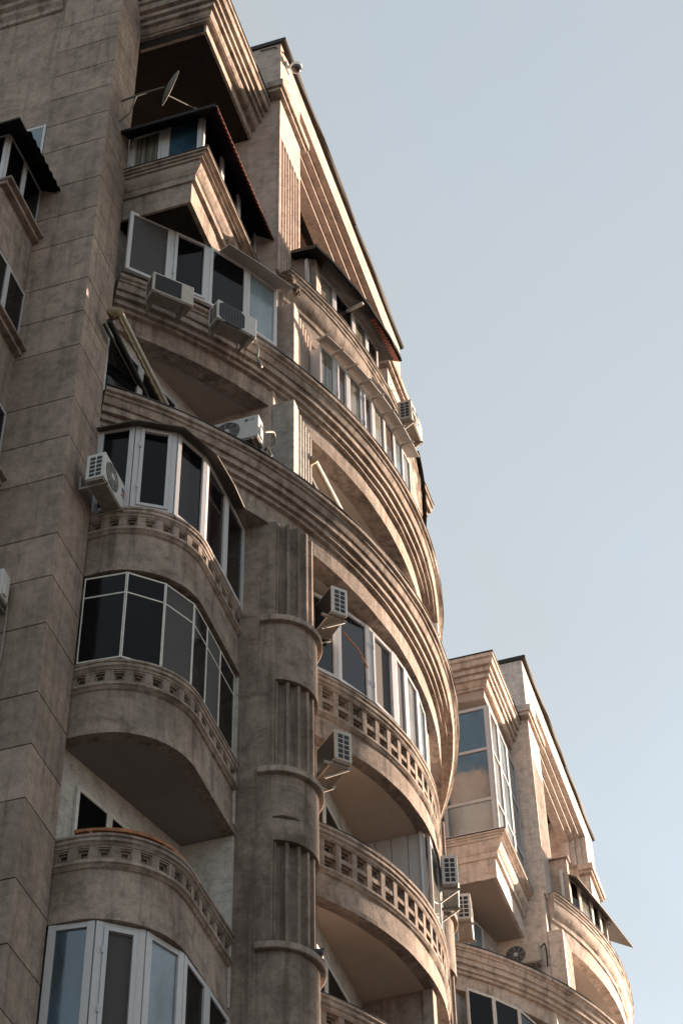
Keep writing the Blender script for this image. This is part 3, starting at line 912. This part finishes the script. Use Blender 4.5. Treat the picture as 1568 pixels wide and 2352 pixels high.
def ac(label, loc, rz, w=.78, d=.28, h=.54, style='fan', mat='ac', brackets='wall', fan_x=None, logo=None, tilt=0):
    t = thing('air_conditioner', label, 'air conditioner', loc, rz, 'outdoor air conditioner units on the facade')
    A = M[mat]
    m = MB()
    m.box(-w / 2, w / 2, -d / 2, d / 2, .03, h)
    c = obj('casing', m, A, t, bevel=.012, local=True)
    m = MB(); m.box(-w / 2 + .02, w / 2 - .02, -d / 2 + .02, d / 2 - .02, .0, .032)
    obj('base_tray', m, M['steel'], t, local=True)
    f = -d / 2
    fx = -w * .14 if fan_x is None else fan_x
    R_ = min(h * .42, w * .32)
    m = MB()
    if style == 'fan':
        m.disc((fx, f + .004, h * .52), (0, -1, 0), R_, .008, 36)
    elif style == 'slats':
        m.box(-w / 2 + .04, w * .20, f - .004, f + .01, .06, h - .04)
    elif style == 'oct':
        r = R_ * 1.12
        pts = [(fx + x * r * 1.12, h * .5 + z * r * 1.05) for x, z in ((-.95, -.6), (-.6, -.98), (.6, -.98), (.95, -.6), (.95, .6), (.6, .98), (-.6, .98), (-.95, .6))]
        m.add([(x, f - .006, z) for x, z in pts] + [(x, f + .01, z) for x, z in pts], [tuple(range(8)), tuple(range(8, 16))[::-1]] + [(i, (i + 1) % 8, 8 + (i + 1) % 8, 8 + i) for i in range(8)])
    obj('fan_opening', m, M['grille'], t, local=True)
    m = MB()
    if style == 'fan':
        for k in range(1, 7): 
            rr_ = R_ * k / 6.5
            m.tube([(fx + rr_ * math.cos(a), f - .012, h * .52 + rr_ * math.sin(a)) for a in [2 * math.pi * i / 36 for i in range(37)]], .0028, 4)
        for k in range(8):
            a = math.pi * k / 4 + .2
            m.tube([(fx + .05 * math.cos(a), f - .012, h * .52 + .05 * math.sin(a)), (fx + R_ * math.cos(a), f - .012, h * .52 + R_ * math.sin(a))], .004, 4)
        m.disc((fx, f - .006, h * .52), (0, -1, 0), .055, .014, 20)
    else:
        n_ = 26
        for k in range(n_):
            x = -w / 2 + .05 + (w * .70 - .07) * k / (n_ - 1)
            if style == 'oct' and k % 3: continue
            m.box(x - .002, x + .002, f - .011, f - .003, .07 if style != 'oct' else .1, h - .05 if style != 'oct' else h - .09)
    obj('fan_guard', m, M['hub'] if style == 'fan' else M['black'], t, local=True)
    # side vents on the -x end: two columns of square openings
    m = MB()
    for i in range(2):
        for k in range(5):
            y0 = -d / 2 + .05 + i * (d - .09) / 2
            z0 = .07 + k * (h - .12) / 5
            m.box(-w / 2 - .003, -w / 2 + .01, y0, y0 + (d - .13) / 2, z0, z0 + (h - .12) / 5 - .022)
    obj('side_vent', m, M['black'], t, local=True)
    m = MB(); m.box(-w / 2 + .03, w / 2 - .12, d / 2 - .004, d / 2 + .004, .06, h - .03)
    obj('coil', m, M['black'], t, local=True)
    # service cover on the +x end
    m = MB(); m.box(w / 2 - .004, w / 2 + .03, -d * .32, d * .1, h * .12, h * .5)
    obj('service_cover', m, A, t, bevel=.01, local=True)
    if brackets:
        for x in (-w * .36, w * .36):
            m = MB()
            m.box(x - .02, x + .02, -d / 2 - .03, d / 2 + .14, -.04, 0)
            if brackets == 'wall':
                m.box(x - .02, x + .02, d / 2 + .10, d / 2 + .14, -.001, .25)
            else:
                m.tube([(x, -d / 2, -.03), (x, d / 2 + .13, -.34)], .018, 6)
            obj('bracket', m, M['steel'], t, local=True)
    if logo == 'round_two_tone':
        m = MB(); m.disc((w * .36, f - .001, h * .70), (0, -1, 0), .05, .004, 20); 
        k = obj('emblem', m, M['blueink'], t, local=True)
        m = MB(); m.disc((w * .385, f - .003, h * .62), (0, -1, 0), .034, .004, 20)
        obj('emblem', m, M['redink'], t, local=True)
        text_mesh('GREE', .055, M['ink'], t, (w * .36, f - .002, h * .48))
    if logo == 'LG':
        m = MB(); m.disc((w * .24, f - .001, h * .83), (0, -1, 0), .034, .004, 20)
        obj('emblem', m, M['ink'], t, local=True)
        text_mesh('LG', .085, M['ink'], t, (w * .36, f - .002, h * .83))
    return t

def face(ax, ay): return math.atan2(ay, ax) + math.pi / 2      # rz so that the front looks along (ax, ay)
ac('weathered air conditioner with vertical slat front, left of the two on the upper curved band', (19.62, 8.92, 27.36), face(-.69, -.72), .76, .30, .52, 'slats', 'acold')
ac('air conditioner with octagonal black fan grille, right of the two on the upper curved band', (20.56, 8.12, 27.36), face(-.60, -.80), .80, .30, .52, 'oct', 'ac')
ac('white air conditioner with small grey lettering, standing inside the loggia behind the lower curved band', (21.35, 8.25, 25.30), face(-1, 0), .80, .30, .56, 'fan', 'ac', 'wall', fan_x=-.16, logo='LG')
ac('air conditioner with a blue and red emblem on the lit flank of the ashlar pilaster', (18.98, 9.45, 22.12), face(0, -1), .82, .30, .56, 'fan', 'ac', 'wall', logo='round_two_tone')
ac('small air conditioner on the dark ashlar wall at the left edge', (18.05, 10.72, 19.45), face(-1, 0), .70, .24, .52, 'slats', 'ac', 'wall')
ac('air conditioner with square side vents right of the top column ring', (23.66, 7.42, 22.98), face(.72, -.69), .70, .30, .62, 'fan', 'ac', 'strut')
ac('air conditioner with a black open side below the upper pierced balcony beside the column', (23.70, 7.42, 19.90), face(.72, -.69), .70, .30, .62, 'fan', 'acold', 'strut')
ac('air conditioner hung high against the sky on the uppermost curved band', (26.42, 6.52, 30.45), face(0, -1), .80, .28, .56, 'fan', 'acold', 'strut')
ac('air conditioner at the far end of the middle pierced balcony', (28.0, 6.70, 20.3), face(.25, -.97), .78, .28, .62, 'fan', 'ac', 'strut')
ac('air conditioner with fan front right of the far column, under the far box balcony', (31.75, 7.36, 22.2), face(.2, -.98), .80, .30, .60, 'fan', 'ac', 'wall')
ac('cream air conditioner with a round black grille on the far pillar flank', (XP + T - .28, 8.52, 28.72), face(-1, 0), .84, .30, .60, 'fan', 'acold', 'strut', fan_x=-.17)
ac('pale air conditioner half hidden at the far end of the lower curved band', (28.50, 6.84, 26.25), face(.15, -.98), .78, .28, .56, 'fan', 'ac', None)
ac('white air conditioner standing on the lowest pierced balcony by the block divider', (26.45, 7.35, 16.2), face(-1, 0), .78, .28, .6, 'fan', 'ac', None)

def hose(pts, name, label, r=.016, mat='black'):
    # smooth sagging line through the points
    out = []
    P_ = [Vector(p) for p in pts]
    for i in range(len(P_) - 1):
        a, b, c, d = P_[max(i - 1, 0)], P_[i], P_[i + 1], P_[min(i + 2, len(P_) - 1)]
        for k in range(6):
            t = k / 6
            out.append(.5 * ((2 * b) + (c - a) * t + (2 * a - 5 * b + 4 * c - d) * t * t + (3 * b - a - 3 * c + d) * t ** 3))
    out.append(P_[-1])
    m = MB(); m.tube(out, r, 7)
    return tag(obj(name, m, M[mat]), label, name.replace('_', ' '))
hose([(21.42, 7.80, 25.62), (21.62, 7.72, 25.78), (21.80, 7.78, 25.66), (21.68, 7.88, 25.46), (21.55, 7.80, 25.36), (21.60, 7.74, 25.18)], 'coiled_hose', 'pale coiled hose beside the loggia air conditioner and the pale pier', .020, 'steel')
hose([(20.80, 7.86, 27.55), (20.92, 7.78, 27.30), (20.98, 7.80, 27.05), (21.12, 7.78, 26.98), (21.22, 7.84, 27.2)], 'dangling_hose', 'torn dangling hose below the octagonal grille air conditioner', .022, 'steel')
hose([(18.22, 10.40, 19.5), (18.24, 10.40, 18.9), (18.25, 10.42, 18.4), (18.24, 10.47, 17.9)], 'drain_hose', 'thin drain hose hanging below the left edge air conditioner', .014, 'steel')
hose([(XP + T - .28, 8.06, 29.2), (XP + T - .2, 7.98, 29.35), (XP + T - .12, 7.96, 29.15), (XP + T - .1, 7.98, 28.75)], 'black_cable', 'looped black cable beside the cream air conditioner on the far pillar', .02)
hose([(23.75, 7.22, 22.9), (23.95, 7.02, 22.6), (24.12, 6.92, 22.32)], 'drain_pipe', 'short rusty pipe under the air conditioner at the top column ring', .014, 'rust')

# ------------------------------------------------------------------ awnings
def awning(label, p0, p1, drop, w):
    t = thing('awning', label, 'awning', p0)
    a, b = Vector(p0), Vector(p1)
    m = MB(); m.tube([a, b], .035, 10); 
    obj('front_bar', m, M['oldframe'], t)
    d = (b - a); n = 60
    m = MB(); vs = []; fs = []
    for i in range(n + 1):
        p = a + d * i / n
        s_ = drop * (.7 + .3 * abs(math.sin(i * .55))) 
        vs += [p + Vector((.0, .02, -.02)), p + Vector((-.03, .03, -s_)), p + Vector((-.02, .06, -s_)), p + Vector((.01, .05, -.02))]
    for i in range(n):
        for j in range(4): fs.append((i * 4 + j, i * 4 + (j + 1) % 4, i * 4 + 4 + (j + 1) % 4, i * 4 + 4 + j))
    m.add(vs, fs); obj('valance', m, M['canvas'], t)
    m = MB()
    off = Vector((-.04, .22, -.16))
    m.tube([a + off * .9, b + off], .055, 8)
    m.tube([a + off + Vector((.0, .06, -.05)), b + off * .9 + Vector((0, .06, -.05))], .03, 6)
    obj('folded_arm', m, M['black'], t)
    m = MB(); m.ball(a + Vector((-.06, .10, -.02)), .12, .14, .09, 12, 8, f=lambda th, q: 1 + .15 * math.sin(3 * q))
    obj('canvas_roll', m, M['canvas'], t)
    return t
awning('folded awning with a torn cream valance in the loggia left of the curved bands', (18.88, 9.42, 26.42), (20.95, 9.42, 26.40), .13, 1)
awning('small folded awning in the loggia right of the fluted pier', (23.1, 7.45, 26.50), (24.5, 7.40, 26.55), .05, 1)

# ------------------------------------------------------------------ satellite dish
t = thing('satellite_dish', 'satellite dish in the dark roof loggia above the box balcony canopy', 'satellite dish', (18.75, 8.95, 32.6))
m = MB()
vs = []; fs = []
nr, na = 6, 28
for i in range(nr + 1):
    r_ = .36 * i / nr
    for j in range(na):
        a = 2 * math.pi * j / na
        vs.append((r_ * math.cos(a), r_ * math.sin(a) * 1.05, .28 * (r_ / .36) ** 2 * .25))
for i in range(nr):
    for j in range(na):
        fs.append((i * na + j, i * na + (j + 1) % na, (i + 1) * na + (j + 1) % na, (i + 1) * na + j))
Rm = Vector((0, 0, 1)).rotation_difference(Vector((.70, -.70, -.13))).to_matrix().to_4x4()
m.add([Rm @ Vector(v) + Vector((18.80, 8.92, 32.95)) for v in vs], fs)
d = obj('dish', m, M['dish'], t, smooth=60)
sm = d.modifiers.new('thick', 'SOLIDIFY'); sm.thickness = .012
m = MB(); m.tube([(18.86, 8.9, 32.72), (19.45, 8.62, 33.02)], .012, 6); m.disc((19.45, 8.62, 33.0), (.8, -.4, .2), .035, .09, 12)
obj('feed_arm', m, M['dish'], t)
m = MB(); m.tube([(18.78, 8.95, 32.9), (18.75, 9.4, 32.85), (18.75, 9.81, 32.8)], .022, 8); m.tube([(18.75, 9.5, 32.84), (18.75, 9.6, 32.3), (18.75, 9.81, 32.1)], .016, 8)
obj('mount', m, M['dish'], t)

# ------------------------------------------------------------------ security camera on the roof frame
t = thing('security_camera', 'white dome security camera on the sunlit roof frame', 'camera', (22.50, 7.83, 38.72))
m = MB(); m.box(22.40, 22.60, 7.79, 7.83, 38.58, 38.86)
obj('wall_plate', m, M['cam'], t, bevel=.01)
m = MB(); m.tube([(22.50, 7.80, 38.72), (22.50, 7.62, 38.66)], .06, 14, .085); m.tube([(22.50, 7.62, 38.70), (22.50, 7.62, 38.60)], .13, 20)
obj('housing', m, M['cam'], t, smooth=40)
m = MB(); m.ball((22.49, 7.61, 38.60), .115, nu=24, nv=14)
obj('dome', m, M['dome'], t, smooth=60)
m = MB(); m.tube([(22.05, 8.3, 38.98), (22.05, 7.95, 38.96), (22.2, 7.80, 38.86), (22.42, 7.74, 38.76), (22.50, 7.64, 38.66)], .016, 6)
obj('cable', m, M['black'], t)

# ------------------------------------------------------------------ pigeon on the lowest column ring
t = MB()
bx_, by_, bz_ = 22.68, 7.36, 15.875
def bird():
    m = MB()
    # one continuous body lofted along the spine from tail to beak
    sp_ = [(-.17, .02, .045, .010), (-.12, .0, .06, .025), (-.06, 0, .085, .052), (0, 0, .105, .066), (.05, 0, .13, .062), (.085, 0, .165, .042), (.10, 0, .195, .031), (.112, 0, .218, .032), (.13, 0, .228, .024), (.15, 0, .222, .010), (.168, 0, .216, .003)]
    n = 14; vs = []; fs = []
    for i, (x, y, z, r) in enumerate(sp_):
        a_ = sp_[max(i - 1, 0)]; b_ = sp_[min(i + 1, len(sp_) - 1)]
        tx, tz = b_[0] - a_[0], b_[2] - a_[2]; l = math.hypot(tx, tz); tx /= l; tz /= l
        for j in range(n):
            q = 2 * math.pi * j / n
            vs.append((x - tz * math.sin(q) * r, y + math.cos(q) * r, z + tx * math.sin(q) * r))
    for i in range(len(sp_) - 1):
        for j in range(n): fs.append((i * n + j, i * n + (j + 1) % n, (i + 1) * n + (j + 1) % n, (i + 1) * n + j))
    fs += [tuple(range(n)), tuple((len(sp_) - 1) * n + j for j in range(n))]
    m.add(vs, fs)
    return m
pt = thing('pigeon', 'dark pigeon perched on the lowest column ring', 'bird', (bx_, by_, bz_), rad(-20))
obj('body', bird(), M['feather'], pt, smooth=60, local=True)
m = MB()
for y in (-.025, .025): m.tube([(.0, y, .06), (.01, y, .0)], .006, 6); m.tube([(.01, y, .004), (.045, y, .003)], .004, 5)
obj('leg', m, M['rust'], pt, local=True)

# ------------------------------------------------------------------ loose wires against the sky
m = MB()
for k in range(2):
    pts = []
    r_ = random.Random(k)
    for i in range(14):
        u = i / 13
        pts.append((26.9 + .45 * u + .10 * math.sin(u * 5 + k), 7.20 - .42 * math.sin(u * 2.6) + .04 * r_.uniform(-1, 1), 32.62 - .75 * u + .28 * math.sin(u * 3.1) + .05 * k))
    m.tube(pts, .0045, 5)
wo = obj('loose_wire', m, M['black'])
tag(wo, 'loose black wires curling into the sky above the uppermost air conditioner', 'wire')

# ------------------------------------------------------------------ unseen building added across the street to shade the lower storeys
H = thing('sun_blocker', 'unseen plain plastered building added across the street to shade the lower storeys', 'building', (51, -20, -1.6))
m = MB(); m.box(44, 58.6, -30, -10.75, -1.6, 29.4)
hw = obj('wall', m, M['stucco'], H)
m = MB(); m.box(43.8, 58.6, -30.2, -10.75, 29.4, 29.7)
obj('roof', m, M['band'], H)
for k in range(8):
    for q in range(8):
        m = MB(); m.box(45.2 + q * 1.7, 46.1 + q * 1.7, -10.78, -10.71, 2.0 + k * 3.3, 3.6 + k * 3.3)
        obj('window', m, M['darkglass'], H)
